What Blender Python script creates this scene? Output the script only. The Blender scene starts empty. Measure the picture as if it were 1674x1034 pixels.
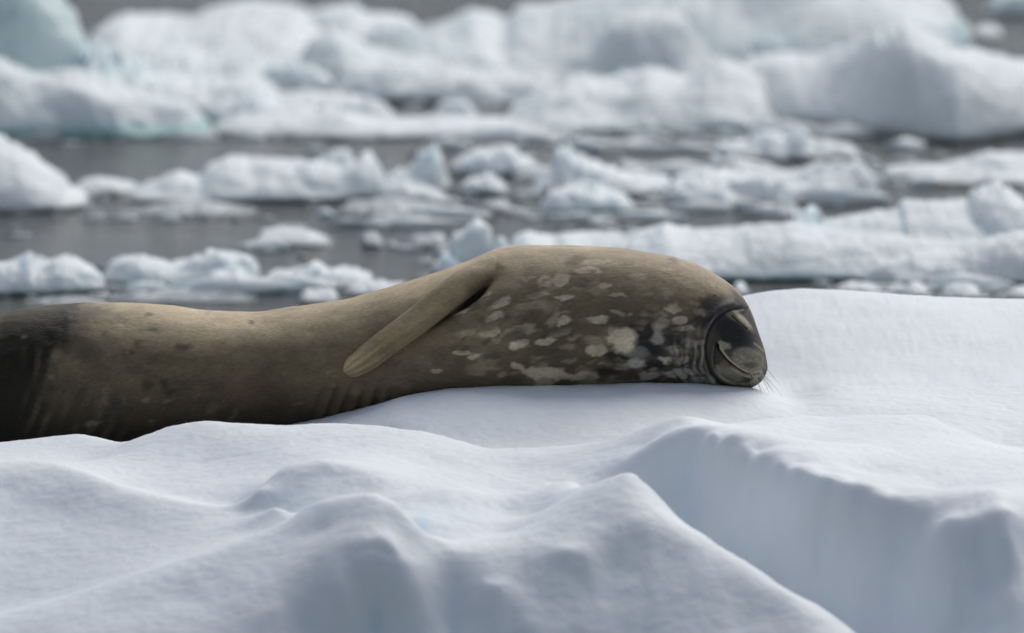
import bpy, math
import numpy as np

# ------------------------------------------------------------------ camera, light, exposure
C = bpy.context.scene
PITCH = 0.1134          # camera looks 6.5 degrees down
ZC = 3.2                # lens height above the water (m)
F = 11000.0             # focal length in photo pixels (photo 1674 x 1034)
cam_d = bpy.data.cameras.new('camera'); cam = bpy.data.objects.new('camera', cam_d)
C.collection.objects.link(cam); C.camera = cam
cam.location = (0, 0, ZC); cam.rotation_euler = (math.pi/2 - PITCH, 0, 0)
cam_d.sensor_width = 36; cam_d.sensor_fit = 'HORIZONTAL'; cam_d.lens = F*36/1674
cam_d.clip_start = 0.5; cam_d.clip_end = 6000
cam_d.dof.use_dof = True; cam_d.dof.focus_distance = 21.7; cam_d.dof.aperture_fstop = 2.3

SUN_EL, SUN_AZ = 42, 20     # azimuth: degrees from +Y (away from camera) towards +X (right)
w = bpy.data.worlds.new('World'); C.world = w; w.use_nodes = True
wn = w.node_tree; wn.nodes.clear()
sky = wn.nodes.new('ShaderNodeTexSky'); sky.sky_type = 'NISHITA'; sky.sun_disc = False
sky.sun_elevation = math.radians(SUN_EL); sky.sun_rotation = math.radians(SUN_AZ)
sky.air_density = 1.0; sky.dust_density = 1.0; sky.ozone_density = 1.0
hs = wn.nodes.new('ShaderNodeHueSaturation'); hs.inputs['Saturation'].default_value = 0.55   # thin cloud veil
bg = wn.nodes.new('ShaderNodeBackground'); bg.inputs[1].default_value = 0.13
wo = wn.nodes.new('ShaderNodeOutputWorld')
wn.links.new(sky.outputs[0], hs.inputs['Color']); wn.links.new(hs.outputs[0], bg.inputs[0]); wn.links.new(bg.outputs[0], wo.inputs[0])
sl = bpy.data.lights.new('sun', 'SUN'); so = bpy.data.objects.new('sun', sl); C.collection.objects.link(so)
sl.energy = 2.5; sl.angle = math.radians(36); sl.color = (1, 0.965, 0.91)
e, a = math.radians(SUN_EL), math.radians(SUN_AZ)
from mathutils import Vector
sdir = Vector((math.sin(a)*math.cos(e), math.cos(a)*math.cos(e), math.sin(e)))
so.rotation_euler = sdir.to_track_quat('Z', 'Y').to_euler(); so.location = (4, 20, 12)
vs = C.view_settings; vs.view_transform = 'Standard'; vs.look = 'None'; vs.gamma = 1; vs.use_curve_mapping = False
vs.exposure = -0.26
try:
    C.cycles.use_denoising = True; C.cycles.max_bounces = 8; C.cycles.use_adaptive_sampling = True
except Exception: pass

# ------------------------------------------------------------------ helpers
SP, CP = math.sin(PITCH), math.cos(PITCH)
def ray(px, py):
    px = np.asarray(px, float); py = np.asarray(py, float)
    xx = (px-837)/F; yy = -(py-517)/F
    return xx, CP + yy*SP, -SP + yy*CP
def P(px, py, d):                       # place at camera depth d
    x, y, z = ray(px, py)
    return np.stack(np.broadcast_arrays(x*d, y*d, ZC+z*d), -1)
def Wd(py):                             # depth at which the sight line meets the water
    return ZC/(-(ray(837, py)[2]))
def proj(V):
    dz = V[:, 2]-ZC
    d = V[:, 1]*CP - dz*SP; up = V[:, 1]*SP + dz*CP
    return 837+F*V[:, 0]/d, 517-F*up/d, d

def _h(i, j, k, s):
    n = (i*374761393 + j*668265263 + k*2147483647 + s*974634777) & 0xffffffff
    n = ((n ^ (n >> 13))*1274126177) & 0xffffffff
    n = ((n ^ (n >> 16))*2246822519) & 0xffffffff
    return ((n ^ (n >> 15)) & 0xffff)/32767.5-1
def vnoise(p, s=0):
    p = np.asarray(p, float); f = np.floor(p); i = f.astype(np.int64); t = p-f; t = t*t*t*(t*(t*6-15)+10)
    r = 0
    for dx in (0, 1):
        wx = t[..., 0] if dx else 1-t[..., 0]
        for dy in (0, 1):
            wy = t[..., 1] if dy else 1-t[..., 1]
            for dz in (0, 1):
                wz = t[..., 2] if dz else 1-t[..., 2]
                r = r + wx*wy*wz*_h(i[..., 0]+dx, i[..., 1]+dy, i[..., 2]+dz, s)
    return r
ROT = np.array([[.36, .48, -.8], [-.8, .6, 0], [.48, .64, .6]])
def fbm(p, oct=4, s=0, gain=.5, lac=2.03):
    a = 1.; r = 0.; n = 0.
    p = np.asarray(p, float)
    for k in range(oct):
        r = r + a*vnoise(p, s+k*17); n += a; a *= gain; p = (p@ROT)*lac
    return r/n
def sm(a, b, x):
    t = np.clip((x-a)/(b-a), 0, 1); return t*t*(3-2*t)
def grid_faces(nu, nv, wrap=False):
    i = np.arange(nu-1)[:, None]; j = np.arange(nv if wrap else nv-1)[None, :]
    j2 = (j+1) % nv
    return np.stack([i*nv+j, (i+1)*nv+j, (i+1)*nv+j2, i*nv+j2], -1).reshape(-1, 4)
def mesh(name, V, Q, mat, parent=None, attrs=None, tris=None):
    me = bpy.data.meshes.new(name)
    V = np.asarray(V, np.float32); Q = np.asarray(Q, np.int32)
    nq = len(Q); nt = 0 if tris is None else len(tris)
    me.vertices.add(len(V)); me.vertices.foreach_set('co', V.ravel())
    loops = Q.ravel()
    if nt: loops = np.concatenate([loops, np.asarray(tris, np.int32).ravel()])
    me.loops.add(len(loops)); me.loops.foreach_set('vertex_index', loops.astype(np.int32))
    me.polygons.add(nq+nt)
    st = np.concatenate([np.arange(nq)*4, nq*4+np.arange(nt)*3]).astype(np.int32)
    me.polygons.foreach_set('loop_start', st)
    me.update(calc_edges=True); me.validate()
    me.polygons.foreach_set('use_smooth', np.ones(len(me.polygons), bool))
    for k, v in (attrs or {}).items():
        v = np.asarray(v, np.float32)
        if v.ndim == 1:
            at = me.attributes.new(k, 'FLOAT', 'POINT'); at.data.foreach_set('value', v)
        else:
            at = me.attributes.new(k, 'FLOAT_COLOR', 'POINT')
            at.data.foreach_set('color', np.concatenate([v, np.ones((len(v), 1), np.float32)], 1).ravel())
    me.materials.append(mat)
    o = bpy.data.objects.new(name, me); C.collection.objects.link(o)
    if parent: o.parent = parent
    return o
def tag(o, label=None, cat=None, group=None, kind=None):
    if label: o['label'] = label
    if cat: o['category'] = cat
    if group: o['group'] = group
    if kind: o['kind'] = kind
    return o
def interp(pts, x):
    a = np.array(pts, float); return np.interp(x, a[:, 0], a[:, 1])
def sinterp(pts, x):                    # smooth monotone-ish interpolation
    a = np.array(pts, float); X, Y = a[:, 0], a[:, 1]
    dk = np.diff(Y)/np.diff(X); m = np.zeros_like(Y)
    m[1:-1] = np.where(dk[1:]*dk[:-1] > 0, 2*dk[1:]*dk[:-1]/(dk[1:]+dk[:-1]+1e-12), 0)
    m[0], m[-1] = dk[0], dk[-1]
    x = np.clip(x, X[0], X[-1]); i = np.clip(np.searchsorted(X, x)-1, 0, len(X)-2)
    h = X[i+1]-X[i]; t = (x-X[i])/h
    return (2*t**3-3*t**2+1)*Y[i]+(t**3-2*t**2+t)*h*m[i]+(-2*t**3+3*t**2)*Y[i+1]+(t**3-t**2)*h*m[i+1]

# ------------------------------------------------------------------ materials
def mat_new(name):
    m = bpy.data.materials.new(name); m.use_nodes = True
    nt = m.node_tree; b = nt.nodes['Principled BSDF']
    return m, nt, b
def N(nt, t, **kw):
    n = nt.nodes.new(t)
    for k, v in kw.items(): setattr(n, k, v)
    return n
def noise_node(nt, scale, detail=4, rough=.55, vec=None):
    n = N(nt, 'ShaderNodeTexNoise'); n.inputs['Scale'].default_value = scale
    n.inputs['Detail'].default_value = detail; n.inputs['Roughness'].default_value = rough
    if vec is not None: nt.links.new(vec, n.inputs['Vector'])
    return n
def ice_material(name, base, blue, sss, rough, bump_s, bump_d, bump_scale2=90, wet=None):
    m, nt, b = mat_new(name); L = nt.links
    tc = N(nt, 'ShaderNodeTexCoord')
    at = N(nt, 'ShaderNodeAttribute'); at.attribute_name = 'blue'
    n1 = noise_node(nt, 2.2, 4, .5, tc.outputs['Object'])
    mx = N(nt, 'ShaderNodeMix'); mx.data_type = 'RGBA'
    mx.inputs[6].default_value = (*base, 1); mx.inputs[7].default_value = (*blue, 1)
    L.new(at.outputs['Fac'], mx.inputs[0])
    # old snow is faintly uneven in tone
    mr = N(nt, 'ShaderNodeMapRange'); mr.inputs[1].default_value = .3; mr.inputs[2].default_value = .7
    mr.inputs[3].default_value = .93; mr.inputs[4].default_value = 1.03
    L.new(n1.outputs['Fac'], mr.inputs[0])
    ml = N(nt, 'ShaderNodeMix'); ml.data_type = 'RGBA'; ml.blend_type = 'MULTIPLY'; ml.inputs[0].default_value = 1
    L.new(mx.outputs[2], ml.inputs[6])
    cb = N(nt, 'ShaderNodeCombineColor')
    for i in range(3): L.new(mr.outputs[0], cb.inputs[i])
    L.new(cb.outputs[0], ml.inputs[7])
    out = ml.outputs[2]
    if wet is not None:
        aw = N(nt, 'ShaderNodeAttribute'); aw.attribute_name = 'wet'
        mw = N(nt, 'ShaderNodeMix'); mw.data_type = 'RGBA'; mw.inputs[7].default_value = (*wet, 1)
        L.new(aw.outputs['Fac'], mw.inputs[0]); L.new(out, mw.inputs[6]); out = mw.outputs[2]
        mrr = N(nt, 'ShaderNodeMapRange'); mrr.inputs[3].default_value = rough; mrr.inputs[4].default_value = .25
        L.new(aw.outputs['Fac'], mrr.inputs[0]); L.new(mrr.outputs[0], b.inputs['Roughness'])
    L.new(out, b.inputs['Base Color'])
    b.inputs['Roughness'].default_value = rough
    b.inputs['Specular IOR Level'].default_value = .25
    b.subsurface_method = 'RANDOM_WALK' if False else 'BURLEY' if hasattr(b, 'subsurface_method') else None
    b.inputs['Subsurface Weight'].default_value = sss
    b.inputs['Subsurface Radius'].default_value = (.45, .85, 1.0)
    b.inputs['Subsurface Scale'].default_value = .05 if bump_d < .02 else .07
    n2 = noise_node(nt, bump_s, 6, .62, tc.outputs['Object'])
    n3 = noise_node(nt, bump_scale2, 3, .6, tc.outputs['Object'])
    ad = N(nt, 'ShaderNodeMath'); ad.operation = 'MULTIPLY_ADD'; ad.inputs[1].default_value = .22
    L.new(n3.outputs['Fac'], ad.inputs[0]); L.new(n2.outputs['Fac'], ad.inputs[2])
    bp = N(nt, 'ShaderNodeBump'); bp.inputs['Strength'].default_value = 1; bp.inputs['Distance'].default_value = bump_d
    L.new(ad.outputs[0], bp.inputs['Height']); L.new(bp.outputs[0], b.inputs['Normal'])
    return m
M_SNOW = ice_material('packed_snow', (.80, .83, .86), (.42, .66, .74), .25, .6, 11, .0032, 90)
M_BERG = ice_material('weathered_ice', (.87, .905, .91), (.42, .66, .65), .5, .5, 7, .05, 40, wet=(.12, .17, .17))
M_WET = ice_material('wet_ice', (.42, .45, .47), (.25, .4, .44), .0, .3, 9, .03, 50, wet=(.14, .17, .18))

# sea water
M_SEA, nt, b = mat_new('sea_water'); L = nt.links
tc = N(nt, 'ShaderNodeTexCoord')
mp = N(nt, 'ShaderNodeMapping'); mp.inputs['Scale'].default_value = (1, 1.35, 1); L.new(tc.outputs['Object'], mp.inputs[0])
na = noise_node(nt, .9, 5, .6, mp.outputs[0]); nb = noise_node(nt, 7.5, 6, .7, mp.outputs[0])
ad = N(nt, 'ShaderNodeMath'); ad.operation = 'MULTIPLY_ADD'; ad.inputs[1].default_value = .40
L.new(nb.outputs['Fac'], ad.inputs[0]); L.new(na.outputs['Fac'], ad.inputs[2])
bp = N(nt, 'ShaderNodeBump'); bp.inputs['Distance'].default_value = .15; L.new(ad.outputs[0], bp.inputs['Height']); L.new(bp.outputs[0], b.inputs['Normal'])
b.inputs['Base Color'].default_value = (.035, .045, .05, 1); b.inputs['Roughness'].default_value = .14; b.inputs['IOR'].default_value = 1.333

# unseen snowy ridge, added beyond the frame so its reflection darkens the water
M_ADDED_MTN, nt, b = mat_new('added_mountain_rock'); L = nt.links
tc = N(nt, 'ShaderNodeTexCoord'); nm = noise_node(nt, .012, 6, .6, tc.outputs['Object'])
rp = N(nt, 'ShaderNodeValToRGB'); rp.color_ramp.elements[0].position = .42; rp.color_ramp.elements[0].color = (.09, .095, .10, 1)
rp.color_ramp.elements[1].position = .58; rp.color_ramp.elements[1].color = (.5, .54, .58, 1)
L.new(nm.outputs['Fac'], rp.inputs[0]); L.new(rp.outputs[0], b.inputs['Base Color']); b.inputs['Roughness'].default_value = .8

# seal fur
M_FUR, nt, b = mat_new('seal_pelt'); L = nt.links
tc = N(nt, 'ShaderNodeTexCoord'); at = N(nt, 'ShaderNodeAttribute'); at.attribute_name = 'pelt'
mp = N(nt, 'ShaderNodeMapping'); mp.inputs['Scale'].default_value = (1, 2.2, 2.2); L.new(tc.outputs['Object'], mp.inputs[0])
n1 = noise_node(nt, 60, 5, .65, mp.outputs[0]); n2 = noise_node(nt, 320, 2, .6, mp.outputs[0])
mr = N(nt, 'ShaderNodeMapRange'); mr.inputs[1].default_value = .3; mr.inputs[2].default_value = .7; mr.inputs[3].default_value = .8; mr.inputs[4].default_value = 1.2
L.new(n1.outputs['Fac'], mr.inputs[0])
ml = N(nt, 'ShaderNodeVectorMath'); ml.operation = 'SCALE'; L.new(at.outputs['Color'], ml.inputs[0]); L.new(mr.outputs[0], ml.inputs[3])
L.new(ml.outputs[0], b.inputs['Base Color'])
b.inputs['Roughness'].default_value = .55; b.inputs['Specular IOR Level'].default_value = .14
b.inputs['Sheen Weight'].default_value = .06; b.inputs['Sheen Roughness'].default_value = .4; b.inputs['Sheen Tint'].default_value = (.9, .75, .5, 1)
ad = N(nt, 'ShaderNodeMath'); ad.operation = 'MULTIPLY_ADD'; ad.inputs[1].default_value = .5
L.new(n2.outputs['Fac'], ad.inputs[0]); L.new(n1.outputs['Fac'], ad.inputs[2])
bp = N(nt, 'ShaderNodeBump'); bp.inputs['Distance'].default_value = .003; bp.inputs['Strength'].default_value = .8
L.new(ad.outputs[0], bp.inputs['Height']); L.new(bp.outputs[0], b.inputs['Normal'])
M_WHISK, nt, b = mat_new('whisker_hair'); b.inputs['Base Color'].default_value = (.45, .4, .33, 1); b.inputs['Roughness'].default_value = .4
M_CLAW, nt, b = mat_new('claw_horn'); b.inputs['Base Color'].default_value = (.06, .05, .04, 1); b.inputs['Roughness'].default_value = .35

# ------------------------------------------------------------------ sea
V = np.array([[-3000, -500, 0], [3000, -500, 0], [3000, 5000, 0], [-3000, 5000, 0]], float)
sea = mesh('sea', V, [[0, 1, 2, 3]], M_SEA); tag(sea, kind='structure')

mx_, my_ = np.meshgrid(np.linspace(-2900, 2900, 160), np.linspace(0, 1, 30), indexing='ij')  # added out-of-view ridge, covers the bright horizon mirrored in the water
mq = np.stack([mx_/420, my_*2.2, 0*mx_], -1)
mz = (330+120*fbm(mq*.8, 3, 3)+110*fbm(mq*2.5, 4, 5))*np.sin(np.clip(my_, 0, 1)*np.pi)**.9
mz[:, 0] = -5; mz[:, -1] = -5
mt = mesh('added_mountains', np.stack([mx_, 2100+my_*1500+60*fbm(mq*2, 2, 8), mz], -1).reshape(-1, 3), grid_faces(160, 30), M_ADDED_MTN); tag(mt, kind='structure')

# ------------------------------------------------------------------ the floe in front (carries the seal)
cp = []
def line(pts, back=None, front=None):
    for i in range(len(pts)-1):
        a, c = np.array(pts[i], float), np.array(pts[i+1], float)
        n = max(1, int(np.hypot(c[0]-a[0], c[1]-a[1])//25) if max(a[2], c[2]) < 22 else int(abs(c[0]-a[0])//110))
        for k in range(n): cp.append(a+(c-a)*k/n)
    cp.append(np.array(pts[-1], float))
    n0 = len(pts)
    for off in [back]+(front if isinstance(front, list) else [front]):
        if off:
            for a, c in zip(pts[:-1], pts[1:]):
                n = max(1, int(abs(c[0]-a[0])//36))
                for k in range(n):
                    p = np.array(a, float)+(np.array(c, float)-np.array(a, float))*k/n
                    cp.append(np.array((p[0], p[1]+off[1], p[2]+off[0])))
def pt(*ps):
    for p in ps: cp.append(np.array(p, float))
# far plateau skyline and the flat snow round the seal
line([(-400, 520, 24.3), (300, 535, 24.3), (800, 520, 24.6), (1080, 505, 24.2), (1215, 484, 23.5), (1262, 473, 23.4), (1330, 470, 23.4), (1400, 474, 23.4), (1480, 481, 23.4), (1600, 486, 23.4), (1674, 487, 23.4), (2000, 492, 23.4)])
line([(1150, 560, 24.4), (1400, 575, 24.4), (1674, 580, 24.4), (2000, 590, 24.4)])
line([(1290, 560, 22.65), (1400, 560, 22.65), (1674, 564, 22.65), (1950, 568, 22.65)])
line([(1290, 625, 22.1), (1450, 625, 22.1), (1674, 630, 22.1), (1950, 632, 22.1)])
line([(1000, 633, 21.72), (1060, 630, 21.72), (1140, 635, 21.72), (1225, 636, 21.75), (1290, 640, 21.8)])
line([(600, 640, 22.4), (800, 627, 22.4), (1000, 618, 22.4), (1200, 618, 22.4)])
line([(-300, 690, 22.3), (0, 690, 22.3), (300, 690, 22.3), (480, 680, 22.3)])
# hump under the seal's chest
line([(530, 692, 21.66), (560, 682, 21.66), (610, 667, 21.64), (650, 651, 21.62), (700, 643, 21.6), (755, 639, 21.6), (830, 641, 21.6), (885, 643, 21.62), (950, 637, 21.68)])
pt((700, 690, 21.35), (760, 725, 21.2), (850, 700, 21.3), (930, 680, 21.4), (1000, 690, 21.3), (640, 690, 21.4), (1100, 680, 21.36), (1200, 692, 21.36), (1300, 692, 21.38), (1420, 694, 21.42), (1560, 702, 21.42), (1300, 665, 21.6), (1420, 665, 21.62), (1560, 672, 21.62), (1700, 700, 21.5))
# crest of the drift before the seal
line([(150, 740, 21.1), (190, 731, 21.05), (230, 712, 21.05), (280, 695, 21.05), (330, 689, 21.0), (400, 691, 21.0), (480, 696, 21.0), (545, 692, 21.0), (620, 696, 20.95), (700, 707, 20.9), (760, 722, 20.85), (800, 733, 20.8), (880, 731, 20.8), (960, 724, 20.75), (1030, 717, 20.7), (1060, 697, 20.6), (1085, 684, 20.55), (1118, 678, 20.5), (1150, 684, 20.6), (1180, 694, 20.75)])
line([(720, 735, 21.02), (800, 748, 20.97), (880, 745, 20.97), (960, 738, 20.93), (1030, 731, 20.88)])
pt((230, 735, 21.35), (330, 718, 21.4), (480, 722, 21.4), (620, 722, 21.35), (1060, 712, 20.95), (1118, 706, 20.9))
line([(1180, 694, 20.75), (1230, 688, 20.95), (1300, 684, 21.05), (1400, 681, 21.1), (1500, 678, 21.1), (1530, 683, 21.05), (1570, 703, 20.95), (1620, 724, 20.85), (1674, 738, 20.8), (1850, 755, 20.7)], back=(.26, 24))
# small knob at far left
line([(-120, 728, 21.4), (0, 722, 21.35), (60, 716, 21.35), (130, 709, 21.35), (160, 715, 21.3)], back=(.2, 25))
pt((60, 742, 21.05), (150, 752, 20.95), (-100, 745, 21.1), (110, 728, 21.2))
# middle slope of the left drift
pt((330, 760, 20.65), (330, 800, 20.35), (230, 770, 20.6), (480, 740, 20.6), (600, 740, 20.55), (450, 775, 20.4), (700, 760, 20.5), (850, 765, 20.5), (900, 800, 20.15), (980, 760, 20.35), (840, 815, 20.1))
# left hill
line([(-300, 752, 20.6), (0, 755, 20.55), (100, 762, 20.45), (150, 775, 20.35), (200, 797, 20.25), (260, 813, 20.15), (330, 823, 20.08), (400, 834, 20.0), (470, 842, 19.92)], back=(.15, -4))
pt((0, 800, 20.35), (100, 840, 20.15), (200, 860, 20.0), (300, 870, 19.88), (400, 868, 19.8), (0, 900, 19.95), (0, 965, 19.7), (150, 935, 19.68), (-300, 900, 20))
line([(-300, 1060, 19.2), (0, 1001, 19.38), (100, 977, 19.38), (200, 945, 19.38), (300, 915, 19.38), (400, 882, 19.4), (480, 846, 19.5)], back=(.14, 0))
pt((100, 1034, 19.05), (300, 975, 19.15), (300, 1034, 18.95), (450, 920, 19.2), (450, 1000, 19.0), (0, 1080, 19.0), (-300, 1120, 18.9))
# lump with the cut right edge
line([(480, 845, 19.52), (510, 826, 19.5), (545, 811, 19.46), (590, 807, 19.42), (625, 810, 19.38), (655, 826, 19.32), (672, 852, 19.26), (682, 882, 19.22)], back=(.16, 34))
pt((520, 870, 19.3), (600, 866, 19.17), (600, 905, 19.08), (640, 880, 19.14), (655, 910, 19.08), (560, 960, 19.02), (640, 965, 19.04), (500, 1034, 18.98), (620, 1034, 19.04), (620, 1120, 18.95))
# small domes behind it, with hollows
line([(420, 803, 20.02), (445, 775, 20.12), (475, 758, 20.15), (530, 753, 20.15), (575, 763, 20.12), (620, 780, 20.05), (690, 801, 19.98)])
pt((500, 800, 20.03), (545, 803, 20.0), (480, 830, 19.94), (590, 802, 19.98), (455, 798, 20.04), (425, 816, 19.94), (450, 826, 19.88), (480, 780, 20.08), (540, 778, 20.09))
line([(688, 815, 19.82), (705, 803, 19.88), (735, 799, 19.9), (775, 806, 19.9), (805, 817, 19.88), (828, 835, 19.82)])
pt((700, 868, 19.52), (690, 845, 19.6), (740, 850, 19.62), (800, 845, 19.72), (690, 880, 19.38), (760, 872, 19.5))
# saddle and the pointed crest
line([(690, 895, 19.24), (740, 905, 19.22), (800, 911, 19.22), (860, 900, 19.24), (900, 877, 19.3), (940, 845, 19.38), (975, 806, 19.48), (1005, 779, 19.56), (1035, 771, 19.58), (1055, 786, 19.56), (1075, 815, 19.48), (1110, 850, 19.4), (1160, 880, 19.32), (1220, 915, 19.22), (1290, 965, 19.1), (1350, 1010, 18.98), (1400, 1050, 18.88)])
pt((1075, 850, 20.08), (1140, 890, 19.92), (1220, 940, 19.68), (1300, 1000, 19.44), (1370, 1050, 19.3), (880, 840, 19.75), (950, 790, 20.0), (830, 870, 19.5), (1010, 800, 19.85))
pt((740, 960, 19.15), (800, 960, 19.1), (740, 1034, 19.08), (850, 950, 19.14), (860, 1034, 19.0), (930, 900, 19.2), (950, 960, 19.14), (990, 850, 19.34), (1000, 930, 19.2), (1040, 860, 19.3), (1090, 920, 19.2), (1050, 1000, 19.06), (1150, 980, 19.06), (1200, 1034, 18.94), (960, 1034, 19.02), (1250, 1010, 18.98), (1100, 1060, 18.92), (860, 1120, 18.9), (1000, 1120, 18.9))
# flat block on the right with its shaded front
line([(1048, 742, 20.3), (1090, 713, 20.32), (1130, 703, 20.3), (1180, 722, 20.12), (1240, 748, 19.95), (1300, 770, 19.78), (1400, 800, 19.58), (1470, 820, 19.48), (1540, 840, 19.4)], back=(.09, -10), front=[(-.035, 36), (-.075, 80), (-.13, 130), (-.2, 190), (-.30, 260)])
pt((1300, 725, 20.4), (1420, 720, 20.4), (1420, 770, 19.9), (1540, 760, 20.0), (1620, 765, 19.98), (1200, 706, 20.5), (1540, 800, 19.72), (1350, 700, 20.8), (1500, 700, 20.8))
blk = len(cp)
line([(1545, 850, 19.68), (1558, 900, 19.6), (1566, 950, 19.54), (1560, 1034, 19.46)])
pt((1595, 856, 19.64), (1600, 900, 19.6), (1604, 960, 19.53), (1604, 1034, 19.42), (1565, 842, 19.70), (1580, 838, 19.70), (1598, 830, 19.72), (1612, 815, 19.76), (1580, 800, 19.9))
line([(1605, 800, 19.86), (1625, 800, 19.82), (1645, 830, 19.66), (1650, 880, 19.58), (1650, 950, 19.5), (1660, 1034, 19.36)])
pt((1700, 850, 19.75), (1700, 950, 19.6), (1700, 780, 20.1), (1850, 800, 20.1), (1850, 900, 19.7), (1850, 1034, 19.3), (2100, 800, 20.3))
cp = np.array(cp)
cp[blk:, 2] -= .36*sm(1080, 1300, cp[blk:, 0])
PW = P(cp[:, 0], cp[:, 1], cp[:, 2])
edge = []
for x in np.linspace(-4.6, 4.6, 12):
    for y in (17.7, 17.2): edge.append((x, y, -.35-.3*(17.7-y)))
    for y in (26.2, 26.8): edge.append((x, y, -.3-.3*(y-26.2)))
for y in np.linspace(18.4, 25.6, 8):
    edge += [(-4.6, y, -.4), (4.6, y, -.4)]
for y in (20.5, 22.5, 24.2): edge += [(-3.2, y, .4), (3.2, y, .45)]
PW = np.concatenate([PW, np.array(edge)])
def kern(A, B):
    d2 = (A[:, None, 0]-B[None, :, 0])**2 + ((A[:, None, 1]-B[None, :, 1]))**2
    return np.sqrt(d2+.022**2)
# drop near-duplicate control points
keep = []
for i in range(len(PW)):
    if not keep or (((PW[keep, 0]-PW[i, 0])**2+(PW[keep, 1]-PW[i, 1])**2) > .0008).all(): keep.append(i)
PW = PW[keep]
n = len(PW)
A = np.zeros((n+3, n+3)); A[:n, :n] = kern(PW, PW) - np.eye(n)*.004
A[:n, n:] = np.c_[np.ones(n), PW[:, :2]]; A[n:, :n] = A[:n, n:].T
wts = np.linalg.solve(A, np.r_[PW[:, 2], 0, 0, 0])
def terrain(X, Y):
    q = np.c_[X.ravel(), Y.ravel()]; out = np.empty(len(q))
    for s in range(0, len(q), 20000):
        out[s:s+20000] = kern(q[s:s+20000], PW)@wts[:n] + wts[n] + q[s:s+20000]@wts[n+1:]
    return out.reshape(X.shape)
xs = np.r_[np.linspace(-4.6, -1.85, 40, endpoint=False), np.linspace(-1.85, 1.85, 500), np.linspace(1.85, 4.6, 41)[1:]]
ys = np.r_[np.linspace(17.3, 18.3, 25, endpoint=False), np.linspace(18.3, 21.9, 460), np.linspace(21.9, 26.7, 100)[1:]]
GX, GY = np.meshgrid(xs, ys, indexing='ij')
GZ = terrain(GX, GY)
for _ in range(3):
    E = np.pad(GZ, 1, mode='edge'); GZ = (E[:-2, 1:-1]+E[2:, 1:-1]+E[1:-1, :-2]+E[1:-1, 2:]+E[1:-1, 1:-1]*2)/6
pn = np.stack([GX, GY, GZ], -1)
# softly hollowed, wind-worn surface: stronger on the front faces than on the smooth top
gy, gx = np.gradient(GZ, ys, axis=1), np.gradient(GZ, xs, axis=0)
slope = np.sqrt(gx**2+gy**2)
steep = sm(.45, 1.3, slope)
GZ = GZ + .006*fbm(pn*3.5, 3, 5) + .0022*fbm(pn*14, 3, 9)*(1-.5*steep) + steep*(.006*fbm(pn*7, 3, 21))
GZ = GZ + .028*sm(20.3, 19.2, GY)*sm(.35, 1.0, slope)*fbm(pn*np.array([5.5, 1.6, 1.6]), 3, 33)
# melt hollow to the right of the head
hx, hy = P(1300, 620, 21.9)[:2]
GZ = GZ - .035*np.exp(-((GX-hx)/.10)**2-((GY-hy)/.30)**2)
GZ = GZ + .0016*fbm(pn*60, 2, 41)
from itertools import product
def blur(Z, k):
    for _ in range(k):
        Z = (np.roll(Z, 1, 0)+np.roll(Z, -1, 0)+np.roll(Z, 1, 1)+np.roll(Z, -1, 1)+Z)/5
    return Z
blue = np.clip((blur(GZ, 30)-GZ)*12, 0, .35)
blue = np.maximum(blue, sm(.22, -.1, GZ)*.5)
V = np.stack([GX, GY, GZ], -1).reshape(-1, 3)
px_, py_, d_ = proj(V)
def gauss(cx, cy, rx, ry): return np.exp(-(((px_-cx)/rx)**2+((py_-cy)/ry)**2))
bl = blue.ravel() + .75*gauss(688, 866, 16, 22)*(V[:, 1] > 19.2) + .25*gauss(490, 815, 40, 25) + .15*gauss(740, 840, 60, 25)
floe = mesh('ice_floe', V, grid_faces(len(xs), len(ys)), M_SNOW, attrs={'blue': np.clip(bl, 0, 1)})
tag(floe, 'broad snow-covered ice floe with rounded drifts in front, carrying the sleeping seal', 'ice floe')

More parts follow.
